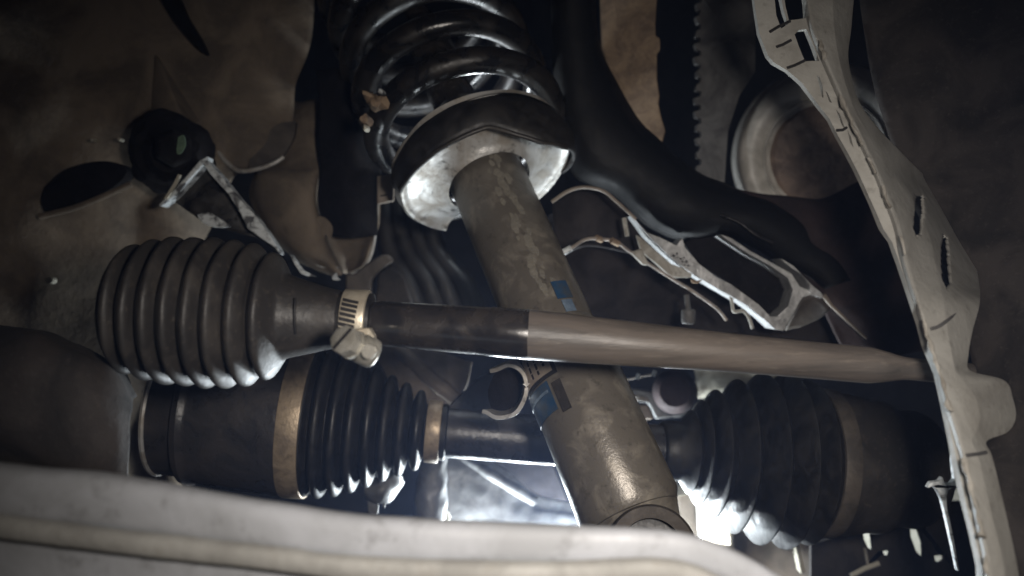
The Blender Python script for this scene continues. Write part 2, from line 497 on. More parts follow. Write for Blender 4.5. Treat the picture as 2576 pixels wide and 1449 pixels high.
# angle bracket with chipped white edges, lamp light also put into their pale colour
br = thing('angle_bracket', 'dark folded angle bracket with chipped white edges above the ribbed steering boot', 'bracket', P(560, 640, 0.57))
obj('web', plate([(504, 410, 0.560), (428, 500, 0.556), (470, 530, 0.556), (520, 565, 0.557), (575, 580, 0.56), (650, 600, 0.566), (700, 640, 0.57), (675, 585, 0.568), (600, 505, 0.564), (540, 440, 0.56)], 0.56, 0.003), 'black_gloss', br, bevel=0.0008)
obj('edge_flange', plate([(398, 516, 0.546), (428, 488, 0.546), (470, 440, 0.546), (500, 405, 0.548), (522, 392, 0.552), (520, 404, 0.552), (505, 420, 0.548), (470, 458, 0.546), (432, 498, 0.546), (404, 520, 0.546)], 0.55, 0.012), 'white_edge', br, bevel=0.0008)
obj('edge_flange', plate([(504, 404, 0.546), (520, 402, 0.546), (560, 446, 0.547), (602, 500, 0.548), (640, 540, 0.549), (676, 588, 0.55), (704, 632, 0.552), (706, 642, 0.552), (690, 622, 0.551), (660, 602, 0.55), (622, 575, 0.549), (604, 536, 0.548), (572, 486, 0.547), (530, 440, 0.546)], 0.55, 0.010), 'white_edge', br, bevel=0.0008)
obj('inner_gusset', plate([(495, 540), (520, 534), (545, 545), (578, 570), (540, 572), (508, 560)], 0.552, 0.003, curved=2), 'white_edge', br, bevel=0.0006)
obj('tail_blade', plate([(728, 640, 0.548), (736, 642, 0.548), (748, 660, 0.548), (762, 680, 0.548), (794, 696, 0.55), (770, 694, 0.549), (756, 688, 0.548), (742, 668, 0.548)], 0.548, 0.004), 'white_edge', br, bevel=0.0006)
obj('amber_edge', plate([(412, 500), (436, 462), (448, 438), (454, 440), (444, 462), (420, 500)], 0.543, 0.002), 'pale', br)

# ================================================================== steering boot, clamp and tie rod
boot = thing('steering_boot', 'black ribbed rubber steering boot clamped onto the tie rod', 'rubber boot', P(560, 960, 0.37))
AX0, AX1 = (240, 772, 0.368), (900, 806, 0.368)
prof = [(306, 130)]
x = 222
radii = [164, 177, 185, 189, 190, 188, 180, 160]
for i, r in enumerate(radii):
    xc = 336 + i * 49.5
    prof += [(xc - 23, r - 25), (xc - 10, r - 6), (xc, r), (xc + 10, r - 6), (xc + 23, r - 27)]
prof += [(718, 112), (730, 104), (755, 97), (790, 88), (822, 79), (850, 73), (862, 70)]
obj('bellows', axis_lathe(AX0, AX1, smooth_prof(prof, 4), seg=96, wob=0.022), 'rubber_dusty', boot)
obj('cuff', axis_lathe(AX0, AX1, [(850, 66), (853, 71), (858, 72), (925, 71), (936, 69), (938, 60)], seg=72), 'rubber', boot)
obj('mould_seam', tube([P(742, 750, 0.3520), P(741, 775, 0.3502), P(741, 810, 0.3502), P(743, 840, 0.3520)], 0.0006), 'rubber', boot)

hc = thing('hose_clamp', 'zinc worm drive hose clamp with a slotted screw on the boot cuff', 'hose clamp', P(900, 905, 0.36))
obj('band', axis_lathe(AX0, AX1, [(866, 71), (867, 77), (869, 78), (924, 78), (926, 77), (928, 71)], seg=72), 'zinc', hc)
ctr = P(895, 805, 0.368)
rr = 78.6 * K * 0.368
for i in range(9):
    th = math.radians(38 - i * 9.0)
    c = ctr + Vector((-0.0006 * i * 0.5, -math.cos(th) * rr, math.sin(th) * rr))
    nrm = Vector((0, -math.cos(th), math.sin(th)))
    tg = Vector((0, math.sin(th), math.cos(th)))
    obj('band_slot', box(c, Vector((20 * K * 0.35, 0, -0.0008)), tg * 0.00075, nrm * 0.0002), 'ink', hc)
# worm housing and screw
h0 = P(905, 842, 0.329)
d1 = (P(935, 892, 0.325) - P(868, 848, 0.322)).normalized()
obj('screw_housing', lathe(P(878, 862, 0.328), P(948, 895, 0.332), [(0, 0.0046), (0.1, 0.0060), (0.3, 0.0062), (0.34, 0.0055), (0.4, 0.0062), (0.8, 0.0063), (0.92, 0.0058), (1.0, 0.0044)], seg=32), 'zinc_screw', hc)
obj('housing_saddle', plate([(880, 832), (930, 826), (944, 868), (936, 884), (888, 862)], 0.336, 0.006, curved=2), 'zinc', hc, bevel=0.0008)
sc = obj('screw', lathe(P(892, 872, 0.326), P(862, 852, 0.318), [(0, 0.0052), (0.3, 0.0064), (0.32, 0.0058), (0.6, 0.0058), (0.62, 0.0062), (0.95, 0.0060), (1.0, 0.0048)], seg=8), 'zinc_screw', hc, sharp=30)
nz = (P(862, 852, 0.318) - P(892, 872, 0.326)).normalized()
sd = Vector((0.62, 0, 0.78))
sd = (sd - nz * sd.dot(nz)).normalized()
obj('screw_slot', box(P(862, 852, 0.318), sd * 0.0052, nz * 0.0004, nz.cross(sd) * 0.0006), 'ink', sc)
obj('band_tail', plate([(906, 876), (920, 864), (944, 872), (948, 888), (930, 904), (912, 898)], 0.321, 0.003, curved=2), 'zinc_screw', hc, bevel=0.0008)

rod = thing('tie_rod', 'long dusty steel tie rod with a black sleeve crossing in front of the strut', 'tie rod', P(1600, 960, 0.37))
T0, T1 = (900, 806, 0.368), (2360, 932, 0.375)
obj('sleeve', axis_lathe((930, 811, 0.368), (1336, 842, 0.368), [(925, 50), (930, 54), (950, 56), (1150, 60), (1230, 61), (1236, 62.5), (1322, 64), (1333, 63), (1336, 58)], seg=64), 'black_satin', rod)
obj('rod', axis_lathe((1336, 842, 0.368), (2400, 938, 0.375), smooth_prof([(1334, 60), (1337, 62), (1345, 63), (1600, 56), (1800, 50), (2000, 47), (2150, 46), (2190, 45), (2230, 38), (2275, 29), (2330, 28), (2440, 28)], 3), seg=64), 'rod', rod)

# ================================================================== strut, perch, spring
S0p, S1p = (1196, 380, 0.545), (1592, 1300, 0.418)
SA, SB = P(*S0p), P(*S1p)
sax = (SB - SA).normalized()
su = Vector((0, -1, 0))
su = (su - sax * su.dot(sax)).normalized()
sv = sax.cross(su)
LEN = (SB - SA).length


def strut_pt(q, ang, r):
    return SA.lerp(SB, q) + (su * math.cos(ang) + sv * math.sin(ang)) * r


strut = thing('strut', 'worn olive brown strut tube leaning behind the tie rod with blue stickers', 'strut', SB)
R = 0.0252
obj('tube', lathe(SA, SB, [(-0.02, R * 0.9), (0.0, R * 0.98), (0.03, R), (0.055, R), (0.06, R * 0.975), (0.066, R), (0.085, R), (0.09, R * 0.975), (0.096, R), (0.6, R), (0.57, R * 1.0), (0.59, R * 1.085), (0.98, R * 1.10), (1.0, R * 1.0)], seg=80, wob=0.01), 'strut', strut)
# scab of flaked paint running down the tube
flake = []
rnd = random.Random(11)
for i in range(46):
    q = 0.03 + 0.50 * i / 46
    a = -0.26 + 0.10 * noise.noise(Vector((q * 9, 3, 1))) + rnd.uniform(-0.2, 0.2)
    c = strut_pt(q, a, R * 0.985)
    w = rnd.uniform(0.0012, 0.0034)
    nr = (c - SA.lerp(SB, q)).normalized()
    tn = sax.cross(nr)
    ring = []
    m = 9
    for k in range(m):
        t = 2 * math.pi * k / m
        ring.append(c + nr * 0.00055 + (sax * math.cos(t) * w * 1.5 + tn * math.sin(t) * w * 0.8) * rnd.uniform(0.7, 1.2))
    flake.append(([v - nr * 0.001 for v in ring] + ring + [c + nr * 0.0007], [(k, (k + 1) % m, m + (k + 1) % m, m + k) for k in range(m)] + [(m + k, m + (k + 1) % m, 2 * m) for k in range(m)]))
obj('flaked_paint', join(*flake), 'flake', strut)['kind'] = 'stuff'


def strut_patch(q0, q1, a0, a1, r, name, m, thick=0.0006, parent=None, skew=0.0):
    vs, fs = [], []
    nu, nv = 10, 10
    for lay in (0, thick):
        for i in range(nu + 1):
            for j in range(nv + 1):
                vs.append(strut_pt(q0 + (q1 - q0) * i / nu + skew * j / nv, a0 + (a1 - a0) * j / nv, r + lay))
    n = (nu + 1) * (nv + 1)
    for lay in range(2):
        for i in range(nu):
            for j in range(nv):
                b = lay * n + i * (nv + 1) + j
                fs.append((b, b + 1, b + nv + 2, b + nv + 1))
    rim = [i * (nv + 1) for i in range(nu)] + [nu * (nv + 1) + j for j in range(nv)] + [i * (nv + 1) + nv for i in range(nu, 0, -1)] + [j for j in range(nv, 0, -1)]
    for k in range(len(rim)):
        a, b = rim[k], rim[(k + 1) % len(rim)]
        fs.append((a, b, b + n, a + n))
    return obj(name, (vs, fs), m, parent or strut, bevel=0)


strut_patch(0.49, 0.535, -0.75, -0.36, R + 0.0004, 'blue_sticker', 'blue')
strut_patch(0.54, 0.57, -0.68, -0.42, R + 0.0004, 'faded_sticker', 'pale_blue')
strut_patch(0.70, 0.765, 0.55, 1.5, R * 1.095, 'blue_sticker', 'blue')
strut_patch(0.718, 0.724, 0.6, 1.5, R * 1.095 + 0.0005, 'sticker_line', 'pale_blue')
lb = strut_patch(0.615, 0.695, 0.26, 1.4, R * 1.095, 'label_border', 'ink')
strut_patch(0.612, 0.687, 0.34, 1.4, R * 1.095 + 0.0006, 'label_field', 'label', parent=lb)
rnd = random.Random(3)
for i in range(5):
    a = 0.44 + i * 0.17
    q = 0.622
    while q < 0.672:
        w = rnd.uniform(0.007, 0.016)
        if rnd.random() < 0.85:
            strut_patch(q, min(q + w, 0.68), a, a + 0.05, R * 1.095 + 0.0011, 'print_row', 'ink', thick=0.0002, parent=lb)
        q += w + 0.003
strut_patch(0.71, 0.778, 0.27, 0.47, R * 1.10, 'pinch_slot', 'panel_dark', thick=0.0006)
# hose loop bracket on the near flank
loopc = [P(1250, 925, 0.45), P(1290, 918, 0.446), P(1318, 940, 0.444), P(1322, 985, 0.444), P(1300, 1028, 0.446), P(1266, 1042, 0.448), P(1236, 1034, 0.452)]
obj('hose_loop', sweep(catmull(loopc, 6), [(0.010, 0.0012), (0.010, -0.0012), (-0.010, -0.0012), (-0.010, 0.0012)]), 'perch', strut, bevel=0.0006)
obj('loop_web', plate([(1250, 930), (1290, 924), (1312, 942), (1314, 985), (1294, 1022), (1262, 1034), (1236, 1026), (1228, 980)], 0.452, 0.003, curved=3), 'void', strut)
# lower eye
E0, E1 = P(1640, 1385, 0.385), P(1640, 1385, 0.455)
obj('mounting_eye', lathe(E0, E1, [(0, 0.0150), (0, 0.0205), (0.04, 0.0217), (0.96, 0.0217), (1, 0.0205), (1, 0.0150), (0, 0.0150)], seg=56, caps=False), 'panel_mid', strut)
obj('eye_bush', lathe(P(1640, 1385, 0.392), P(1640, 1385, 0.45), [(0, 0.004), (0, 0.0149), (1, 0.0149), (1, 0.004)], seg=48), 'rubber', strut)
obj('eye_neck', lathe(SA.lerp(SB, 0.93), P(1640, 1385, 0.42), smooth_prof([(0, R * 1.09), (0.3, R * 1.07), (0.6, R * 0.92), (1.0, R * 0.72)], 5), seg=48), 'strut', strut)

# spring perch: pressed dish welded round the strut top
PC = P(1222, 438, 0.535)
pax = sax


def ring_basis(ax):
    u = Vector((1, 0, 0))
    u = (u - ax * u.dot(ax)).normalized()
    return u, ax.cross(u)


pu, pv = ring_basis(pax)
perch = obj('spring_perch', lathe(PC - pax * 0.012, PC + pax * 0.02,
            smooth_prof([(0.62, 0.0285), (0.50, 0.034), (0.40, 0.044), (0.36, 0.053), (0.42, 0.0585), (0.30, 0.0600), (0.1, 0.0600), (-0.12, 0.0595)], 5)
            + smooth_prof([(-0.1, 0.057), (0.1, 0.057), (0.2, 0.053), (0.26, 0.044), (0.36, 0.034), (0.5, 0.0280)], 5), seg=90, caps=False, wob=0.03, a0=math.radians(238), a1=math.radians(536)), 'perch', strut)
SPC = PC - pax * 0.010
# rubber seat in the dish
hk = [(-80, 0.002), (-62, 0.010), (-40, 0.019), (-15, 0.028), (2, 0.029), (16, 0.022), (30, 0.012), (50, 0.012), (75, 0.0105), (95, 0.007), (112, 0.001)]


def h_at(a):
    for (a0, h0), (a1, h1) in zip(hk, hk[1:]):
        if a0 <= a <= a1:
            return h0 + (h1 - h0) * (a - a0) / (a1 - a0)
    return 0.001


zu = Vector((0, 0, 1))
zu = (zu - pax * zu.dot(pax)).normalized()
zv = pax.cross(zu)


def seat_pt(a, off, r):
    t = math.radians(a)
    return PC + pax * off + (zu * math.cos(t) + zv * math.sin(t)) * r


vs, fs = [], []
na, nb = 64, 6
for i in range(na + 1):
    a = -80 + 192 * i / na
    for j in range(nb + 1):
        k = j / nb
        off = -0.011 + (0.011 + h_at(a)) * k
        vs.append(seat_pt(a, off, 0.0595 + 0.0035 * math.sin(k * math.pi) - 0.002 * k + 0.0006 * noise.noise(Vector((a * 0.05, k * 3, 0)))))
for i in range(na):
    for j in range(nb):
        q = i * (nb + 1) + j
        fs.append((q, q + 1, q + nb + 2, q + nb + 1))
seat = obj('spring_seat', (vs, fs), 'rubber', solid=0.0022)
obj('seat_rim', tube([seat_pt(-20 + 130 * i / 50, h_at(-20 + 130 * i / 50) + 0.0006, 0.0590) for i in range(51)], 0.0014, seg=10), 'rubber_dusty', seat)
tag(seat, 'torn black rubber ring between coil spring and pale spring perch', 'spring seat')

# coil spring
def helix(c, ax, r, pitch, t0, t1, n, phase=0.0):
    u, v = ring_basis(ax)
    out = []
    for i in range(n + 1):
        t = t0 + (t1 - t0) * i / n
        a = 2 * math.pi * t + phase
        out.append(c - ax * (pitch * t) + (u * math.cos(a) + v * math.sin(a)) * r)
    return out


hp = helix(PC - pax * 0.019, pax, 0.0612, 0.036, 0.0, 5.2, 420, phase=math.radians(215))
spring = obj('coil_spring', tube(hp, 0.0086, seg=20), 'black_gloss')
tag(spring, 'glossy black coil spring wound round the upper end of the strut', 'coil spring')
# piston rod up the middle of the coil
o = obj('piston_rod', lathe(PC - pax * 0.20, PC, [(0, 0.009), (0.3, 0.009), (0.31, 0.016), (0.7, 0.016), (0.71, 0.009), (1, 0.009)], seg=40), 'black_satin')
tag(o, 'dark piston rod half hidden inside the glossy black coil spring', 'rod')
# crumbs of dirt lying on the coils and the seat
dr = thing('mud_clod', 'dry tan mud clods caked on the left side of the coil spring', 'mud', P(945, 250, 0.49))
for (x, y, w, h, m) in ((945, 252, 24, 26, 'rust'), (958, 226, 9, 9, 'white_edge'), (925, 236, 14, 26, 'rust'), (918, 318, 9, 6, 'pale'), (918, 300, 16, 14, 'rust')):
    a = P(x, y, 0.492)
    b = a + Vector((0, 0.012, 0))
    vf = lathe(a, b, [(0, 0.0004), (0.1, w * K * 0.3), (0.5, w * K * 0.48), (1, w * K * 0.3)], seg=12, wob=0.5)
    obj('clod', vf, m, dr, rough=0.003, rscale=160)

# ================================================================== drive axle
AA, AB = (340, 1026, 0.52), (2330, 1183, 0.545)
axle = thing('drive_axle', 'dark drive axle with two ribbed rubber boots passing behind the strut', 'drive axle', P(1260, 1160, 0.52))
obj('inner_joint', axis_lathe(AA, AB, [(412, 100), (416, 150), (424, 158), (482, 160), (488, 164), (492, 176), (506, 180), (516, 174), (526, 172), (560, 178), (650, 184), (720, 186), (745, 186), (756, 184)], seg=96), 'shaft', axle)
obj('flange_edge', axis_lathe(AA, AB, [(415, 150), (416, 161), (422, 163), (427, 161), (428, 150)], seg=96), 'perch', axle)
obj('clamp_band', axis_lathe(AA, AB, [(735, 180), (736, 189), (739, 190), (784, 189), (788, 188), (789, 180)], seg=96), 'band', axle)
pr = [(770, 182), (792, 182)]
for i, (xc, r) in enumerate(((822, 185), (862, 178), (900, 166), (938, 150), (976, 133), (1014, 117), (1052, 101))):
    w = 18.5
    pr += [(xc - w, r - 26), (xc - 9, r - 5), (xc, r), (xc + 9, r - 7), (xc + w - 2, r - 34)]
pr += [(1078, 71), (1110, 70), (1122, 70), (1126, 60)]
obj('inner_boot', axis_lathe(AA, AB, smooth_prof(pr, 4), seg=96, wob=0.01), 'rubber', axle)
obj('clamp_band', axis_lathe(AA, AB, [(1072, 70), (1073, 77), (1075, 78), (1106, 78), (1108, 77), (1109, 70)], seg=80), 'band', axle)
obj('shaft', axis_lathe(AA, AB, [(1100, 62), (1130, 62), (1400, 61), (1690, 61)], seg=64), 'shaft', axle)
pr = [(1660, 66), (1668, 72), (1695, 74), (1712, 74)]
tips = [(1735, 104), (1758, 131), (1792, 160), (1845, 190), (1908, 212), (1970, 218), (2024, 203)]
prev = 76
for i, (xt, r) in enumerate(tips):
    x0 = tips[i - 1][0] if i else 1712
    xv = x0 + (xt - x0) * (0.55 if i > 2 else 0.5)
    rv = (tips[i - 1][1] if i else 74) - (r * 0.0 + (74 if i > 3 else (46 if i > 1 else 16)))
    if i:
        pr += [(xv, max(rv, 72))]
    pr += [(xt - 3, r - 3), (xt, r), (xt + 3, r - 3)]
pr += [(2040, 180), (2046, 176), (2098, 176)]
obj('outer_boot', axis_lathe(AA, AB, pr, seg=110, wob=0.012), 'rubber', axle, sharp=75)
obj('clamp_band', axis_lathe(AA, AB, [(2044, 176), (2045, 183), (2047, 184), (2080, 184), (2082, 183), (2083, 176)], seg=96), 'band_dark', axle)
obj('outer_joint', axis_lathe(AA, AB, [(2074, 178), (2120, 176), (2180, 162), (2190, 166), (2204, 165), (2216, 154), (2260, 142), (2290, 146), (2310, 140), (2335, 118), (2350, 70)], seg=96), 'rubber_dusty', axle)

# ================================================================== foreground subframe beam
beam = thing('subframe_beam', 'pale dusty two step subframe beam across the near bottom of the view', 'subframe', P(800, 1400, 0.25))
pts = [(-260, 1200, 0.268, 70), (60, 1241, 0.264, 67), (267, 1258, 0.262, 67), (533, 1300, 0.260, 61), (690, 1322, 0.259, 57), (900, 1349, 0.258, 54), (1150, 1361, 0.257, 51), (1480, 1370, 0.257, 46), (1700, 1378, 0.258, 40), (1830, 1422, 0.26, 40), (1960, 1500, 0.263, 44), (2100, 1610, 0.266, 48)]
pth = catmull([P(*p[:3]) for p in pts], 8)
hh = [v.x for v in catmull([Vector((p[3] * K * p[2], 0, 0)) for p in pts], 8)]
prof = []
for x in range(-180, 180, 10):
    c, q = math.cos(math.radians(x)), math.sin(math.radians(x))
    prof.append((math.copysign(abs(c) ** 0.7, c) * 0.75, math.copysign(abs(q) ** 0.8, q)))
obj('tube', sweep(pth, prof, scale=hh), 'beam', beam, rough=0.00025, rscale=70)
pth2 = catmull([P(-260, 1285, 0.262), P(0, 1322, 0.256), P(160, 1342, 0.254), P(347, 1365, 0.252), P(687, 1402, 0.25), P(859, 1424, 0.249), P(1159, 1437, 0.248), P(1399, 1440, 0.248), P(1631, 1432, 0.249), P(1750, 1450, 0.251), P(1840, 1500, 0.253), P(1950, 1580, 0.256)], 8)
h = 24 * K * 0.25
prof2 = [(h * 0.5, h * 0.75), (h * 0.2, h * 1.0), (-h * 1.0, h * 1.05), (-h * 1.2, -h * 1.4), (h * 0.35, -h * 1.4), (h * 0.75, -h * 0.6), (h * 0.8, 0.2 * h)]
obj('lip', sweep(pth2, prof2), 'beam_lip', beam, bevel=0.0012, rough=0.0002, rscale=90)
pth3 = [v + Vector((0, 0.004, -h * 3.4)) for v in pth2]
prof3 = [(h * 0.2, h * 2.2), (-h * 1.6, h * 2.2), (-h * 1.6, -h * 4), (h * 0.1, -h * 4)]
obj('face', sweep(pth3, prof3), 'beam', beam, bevel=0.001, rough=0.0008, rscale=70)

# rounded rack housing at lower left
hs = thing('rack_housing', 'brown rounded casting at the lower left below the ribbed boot', 'housing', P(120, 1180, 0.33))
rows = []
for k, (dx, dy, dd) in enumerate(((0, 0, 0.05), (0, 4, 0.015), (-4, 40, 0.0), (-8, 130, -0.004), (-10, 250, 0.0), (-10, 360, 0.02))):
    rows.append([(-200 + dx, 830 + dy, 0.33 + dd), (20 + dx, 828 + dy, 0.33 + dd), (110 + dx, 846 + dy, 0.332 + dd), (210 + dx, 884 + dy, 0.335 + dd), (290 + dx, 930 + dy, 0.345 + dd), (335 + dx * 2, 1000 + dy * 0.8, 0.352 + dd)])
obj('casting', loft(rows, 8, 8), 'panel_dark', hs, rough=0.002, rscale=60, solid=0.003)
# ================================================================== cast control arm, right of the strut
arm = thing('control_arm', 'black cast control arm with bright lower edges above the dusty tie rod', 'control arm', P(1900, 830, 0.56))
st = [((1490, -60), (1392, 0)), ((1500, 90), (1398, 160)), ((1535, 190), (1412, 320)), ((1602, 300), (1448, 440)), ((1672, 374), (1545, 484)), ((1762, 442), (1636, 566)), ((1852, 480), (1728, 600)),
      ((1960, 517), (1830, 588)), ((2040, 572), (1935, 640)), ((2102, 642), (2030, 690)), ((2138, 708), (2078, 724))]
rows = []
for k, (a, b) in enumerate(st):
    d0 = 0.552 + 0.0012 * k
    w = math.hypot(a[0] - b[0], a[1] - b[1]) * K * 0.56 * 0.5
    r = []
    for i in range(9):
        t = i / 8
        r.append((a[0] + (b[0] - a[0]) * t, a[1] + (b[1] - a[1]) * t, d0 + w * 0.8 * (1 - math.sqrt(max(0.0, 1 - (2 * t - 1) ** 2 * 0.999)))))
    rows.append(r)
obj('upper_limb', loft(rows, 3, 6), 'arm', arm, solid=0.004, rough=0.0012, rscale=45, sharp=80)
obj('slot_shade', plate([(1720, 612), (1780, 580), (1830, 592), (1884, 634), (1938, 664), (1983, 694), (1996, 728), (1984, 770), (1953, 795), (1938, 795), (1908, 768), (1839, 717), (1757, 664)],
    0.572, 0.01), 'void', arm)  # black plate stands for the shade inside the arm's slot
# bottom edges with lamp light put into their pale colour: thick ribs of the casting, seen from below
obj('lower_rib', plate([(1589, 540), (1629, 584), (1660, 596), (1700, 618), (1717, 600), (1724, 622), (1757, 664), (1803, 698), (1839, 717), (1908, 768), (1938, 795), (1953, 797), (1971, 831), (1950, 829), (1923, 803), (1878, 767), (1803, 725), (1735, 684), (1690, 651), (1629, 592)],
    lambda x, y: 0.545 + 0.00002 * (x - 1600), 0.022,
    holes=[[(1690 + cx, 640 + cy), (1690 + cx + s, 640 + cy + s * .8), (1690 + cx + s * .2, 640 + cy + s * 1.7), (1690 + cx - s * .9, 640 + cy + s * .9)] for cx, cy, s in ((4, -2, 5), (14, 4, 3), (22, 8, 4), (30, 6, 3), (12, -6, 4), (26, 16, 3.5), (36, 14, 4), (40, 24, 4), (32, 24, 3))]), 'arm_lit_edge', arm, bevel=0.0016, bseg=3, rough=0.0007, rscale=220)
obj('end_rib', plate([(1953, 797), (1983, 771), (1996, 729), (1983, 699), (1938, 669), (1884, 639), (1830, 604), (1812, 590), (1840, 600), (1890, 632), (1945, 660), (1992, 690), (2014, 722), (2040, 731), (2067, 738), (2078, 752), (2062, 748), (2040, 742), (2019, 748), (1996, 790), (1971, 831)],
    lambda x, y: 0.549 + 0.00002 * (x - 1800), 0.02), 'arm_lit_edge', arm, bevel=0.0016, bseg=3, rough=0.0006, rscale=220)
obj('tail_rib', tube([P(2070, 742, 0.556), P(2091, 768, 0.556), P(2133, 808, 0.558), P(2180, 852, 0.56)], [0.0022, 0.0013, 0.0011, 0.0008], seg=10), 'rod_dusty', arm)
obj('side_rib', plate([(1962, 650), (1995, 668), (2025, 698), (2048, 722), (2067, 738), (2040, 734), (2036, 716), (2016, 690), (1990, 672)], 0.55, 0.02), 'arm_lit_edge', arm, bevel=0.0006, rough=0.0006, rscale=220)
obj('end_web', loft([[(2019, 748, 0.556), (2040, 742, 0.556), (2062, 748, 0.556), (2090, 775, 0.558)], [(1996, 790, 0.562), (2015, 785, 0.562), (2040, 790, 0.563), (2060, 800, 0.565)], [(1975, 830, 0.57), (1990, 826, 0.57), (2000, 824, 0.57), (2010, 822, 0.57)]], 4, 4), 'panel_mid', arm, solid=0.002)
obj('rim', tube(catmull([P(1388, 508, 0.545), P(1429, 481, 0.545), P(1469, 471, 0.545), P(1517, 480, 0.545), P(1549, 505, 0.545), P(1575, 528, 0.545), P(1600, 552, 0.545)], 8), 0.0012), 'rod_dusty', arm)
obj('arm_highlight', tube(catmull([P(1812, 540, 0.552), P(1860, 560, 0.552), P(1900, 590, 0.552), P(1945, 612, 0.553)], 8), 0.0012), 'black_gloss', arm)  # glossy line added to put a highlight on the arm
# inner recess below the rim
o = obj('ball_joint_cup', loft([[(1392, 515, 0.60), (1469, 476, 0.59), (1555, 512, 0.60)], [(1395, 570, 0.598), (1475, 550, 0.588), (1580, 570, 0.598)], [(1400, 650, 0.598), (1480, 620, 0.588), (1600, 640, 0.598)]], 8, 8), 'plate', solid=0.003)
tag(o, 'dark domed cup under the thin curved rim right of the strut', 'ball joint')

# wheel sensor cable and its clip bracket
cable = obj('sensor_cable', tube(catmull([P(1405, 641, 0.53), P(1437, 624, 0.53), P(1469, 604, 0.535), P(1500, 600, 0.54), P(1549, 608, 0.545), P(1580, 630, 0.548), P(1639, 668, 0.55), P(1690, 701, 0.55), P(1735, 728, 0.55), P(1789, 765, 0.55), P(1812, 785, 0.55), P(1828, 806, 0.55)], 8), 0.0011, seg=10), 'wire')
tag(cable, 'thin pale sensor cable curving below the control arm', 'cable')
o = obj('cable_end', tube([P(1404, 642, 0.526), P(1437, 624, 0.526)], 0.0022, seg=12), 'white_edge', cable)
for (x0, y0, x1, y1) in ((1500, 598, 1514, 604), (1538, 604, 1556, 614)):
    obj('cable_tape', tube([P(x0, y0, 0.54), P(x1, y1, 0.543)], 0.0021, seg=12), 'rust', cable)
cb = thing('clip_bracket', 'grey sheet bracket with a square clip between control arm and sensor cable', 'bracket', P(1670, 698, 0.55))
obj('strip', plate([(1600, 590), (1614, 598), (1640, 622), (1690, 664), (1740, 682), (1740, 698), (1690, 699), (1640, 655), (1612, 632)], 0.552, 0.003), 'bracket_edge', cb, bevel=0.0008)
obj('clip', plate([(1586, 634), (1614, 625), (1632, 662), (1630, 668), (1616, 665)], 0.546, 0.005), 'bracket_edge', cb, bevel=0.001)
obj('tab', plate([(1738, 702), (1752, 706), (1768, 704), (1756, 714), (1742, 712)], 0.55, 0.003), 'rust', cb, bevel=0.0006)
obj('pin', tube([P(1570, 548, 0.553), P(1578, 594, 0.553)], 0.0016, seg=10), 'bracket_edge', cb)
hp_ = thing('plug', 'small grey plug hanging on a stalk just above the tie rod', 'plug', P(1732, 815, 0.55))
obj('plug_body', lathe(P(1732, 778, 0.55), P(1731, 815, 0.55), smooth_prof([(0, 0.0040), (0.15, 0.0048), (0.9, 0.0044), (1, 0.003)], 3), seg=24), 'grey_sheet', hp_, bevel=0.0004)
obj('stalk', tube([P(1727, 742, 0.552), P(1731, 779, 0.55)], 0.0018, seg=12), 'grey_sheet', hp_)
o = obj('wire_hook', tube(catmull([P(1838, 740, 0.556), P(1842, 765, 0.556), P(1847, 784, 0.555), P(1870, 782, 0.555), P(1884, 800, 0.555), P(1893, 826, 0.556)], 6), 0.0012, seg=10), 'bracket_edge')
tag(o, 'bent wire hook hanging beside the lower tip of the control arm', 'wire hook')

# ================================================================== upper right: rusty strip, toothed sheet, drum
o = obj('rusty_strip', plate([(1511, -60), (1511, 0), (1514, 117), (1534, 187), (1561, 247), (1612, 310), (1664, 364), (1674, 330), (1664, 290), (1657, 262), (1658, 240), (1652, 200), (1654, 135), (1661, 124), (1661, 96), (1650, 92), (1649, 60), (1652, 0), (1652, -60)],
    lambda x, y: 0.62 - 0.0002 * (x - 1511), 0.005), 'rust', bevel=0.001, rough=0.0012, rscale=120)
tag(o, 'pointed rusty brown sheet strip hanging right of the coil spring', 'metal strip')
ts = thing('toothed_sheet', 'dark grey upright sheet with a toothed edge beside the round drum', 'metal sheet', P(1790, 460, 0.62))
teeth = []
y = -30
rnd = random.Random(5)
while y < 450:
    teeth += [(1762 + rnd.uniform(-3, 3), y), (1750 + rnd.uniform(-4, 4), y + 4), (1752 + rnd.uniform(-3, 3), y + 18), (1764, y + 22)]
    y += 34
obj('sheet', plate([(1900, -30)] + teeth + [(1764, 470), (1822, 470), (1832, 330), (1860, 240), (1900, 180)], lambda x, y: 0.63 - 0.0001 * (x - 1760), 0.006), 'grey_sheet', ts, bevel=0.001, rough=0.0006)
drum = thing('round_drum', 'round shouldered worn metal drum behind the pale slotted bracket', 'drum', P(2075, 640, 0.6))
dc0, dc1 = P(2072, 392, 0.60), P(2072, 392, 0.70)
du = K * 0.6
obj('shell', lathe(dc0, dc1, smooth_prof([(0.16, 130 * du), (0.12, 150 * du), (0.08, 168 * du), (0.07, 186 * du), (0.10, 205 * du), (0.18, 218 * du), (0.26, 226 * du), (0.34, 228 * du), (0.40, 236 * du), (0.5, 244 * du), (0.6, 246 * du), (1.0, 246 * du)], 5), seg=110, caps=False, wob=0.008), 'drum', drum)
obj('face', lathe(P(2072, 392, 0.612), P(2072, 392, 0.625), [(0, 0.0005), (0.0, 60 * du), (0.1, 120 * du), (0.4, 142 * du), (1, 144 * du)], seg=90, wob=0.02), 'drum_face', drum, rough=0.0014, rscale=110)
obj('bead', lathe(P(2072, 392, 0.60), P(2072, 392, 0.62), [(0.9, 140 * du), (0.5, 143 * du), (0.45, 147 * du), (0.6, 151 * du), (1.0, 151 * du)], seg=90, caps=False), 'drum', drum)

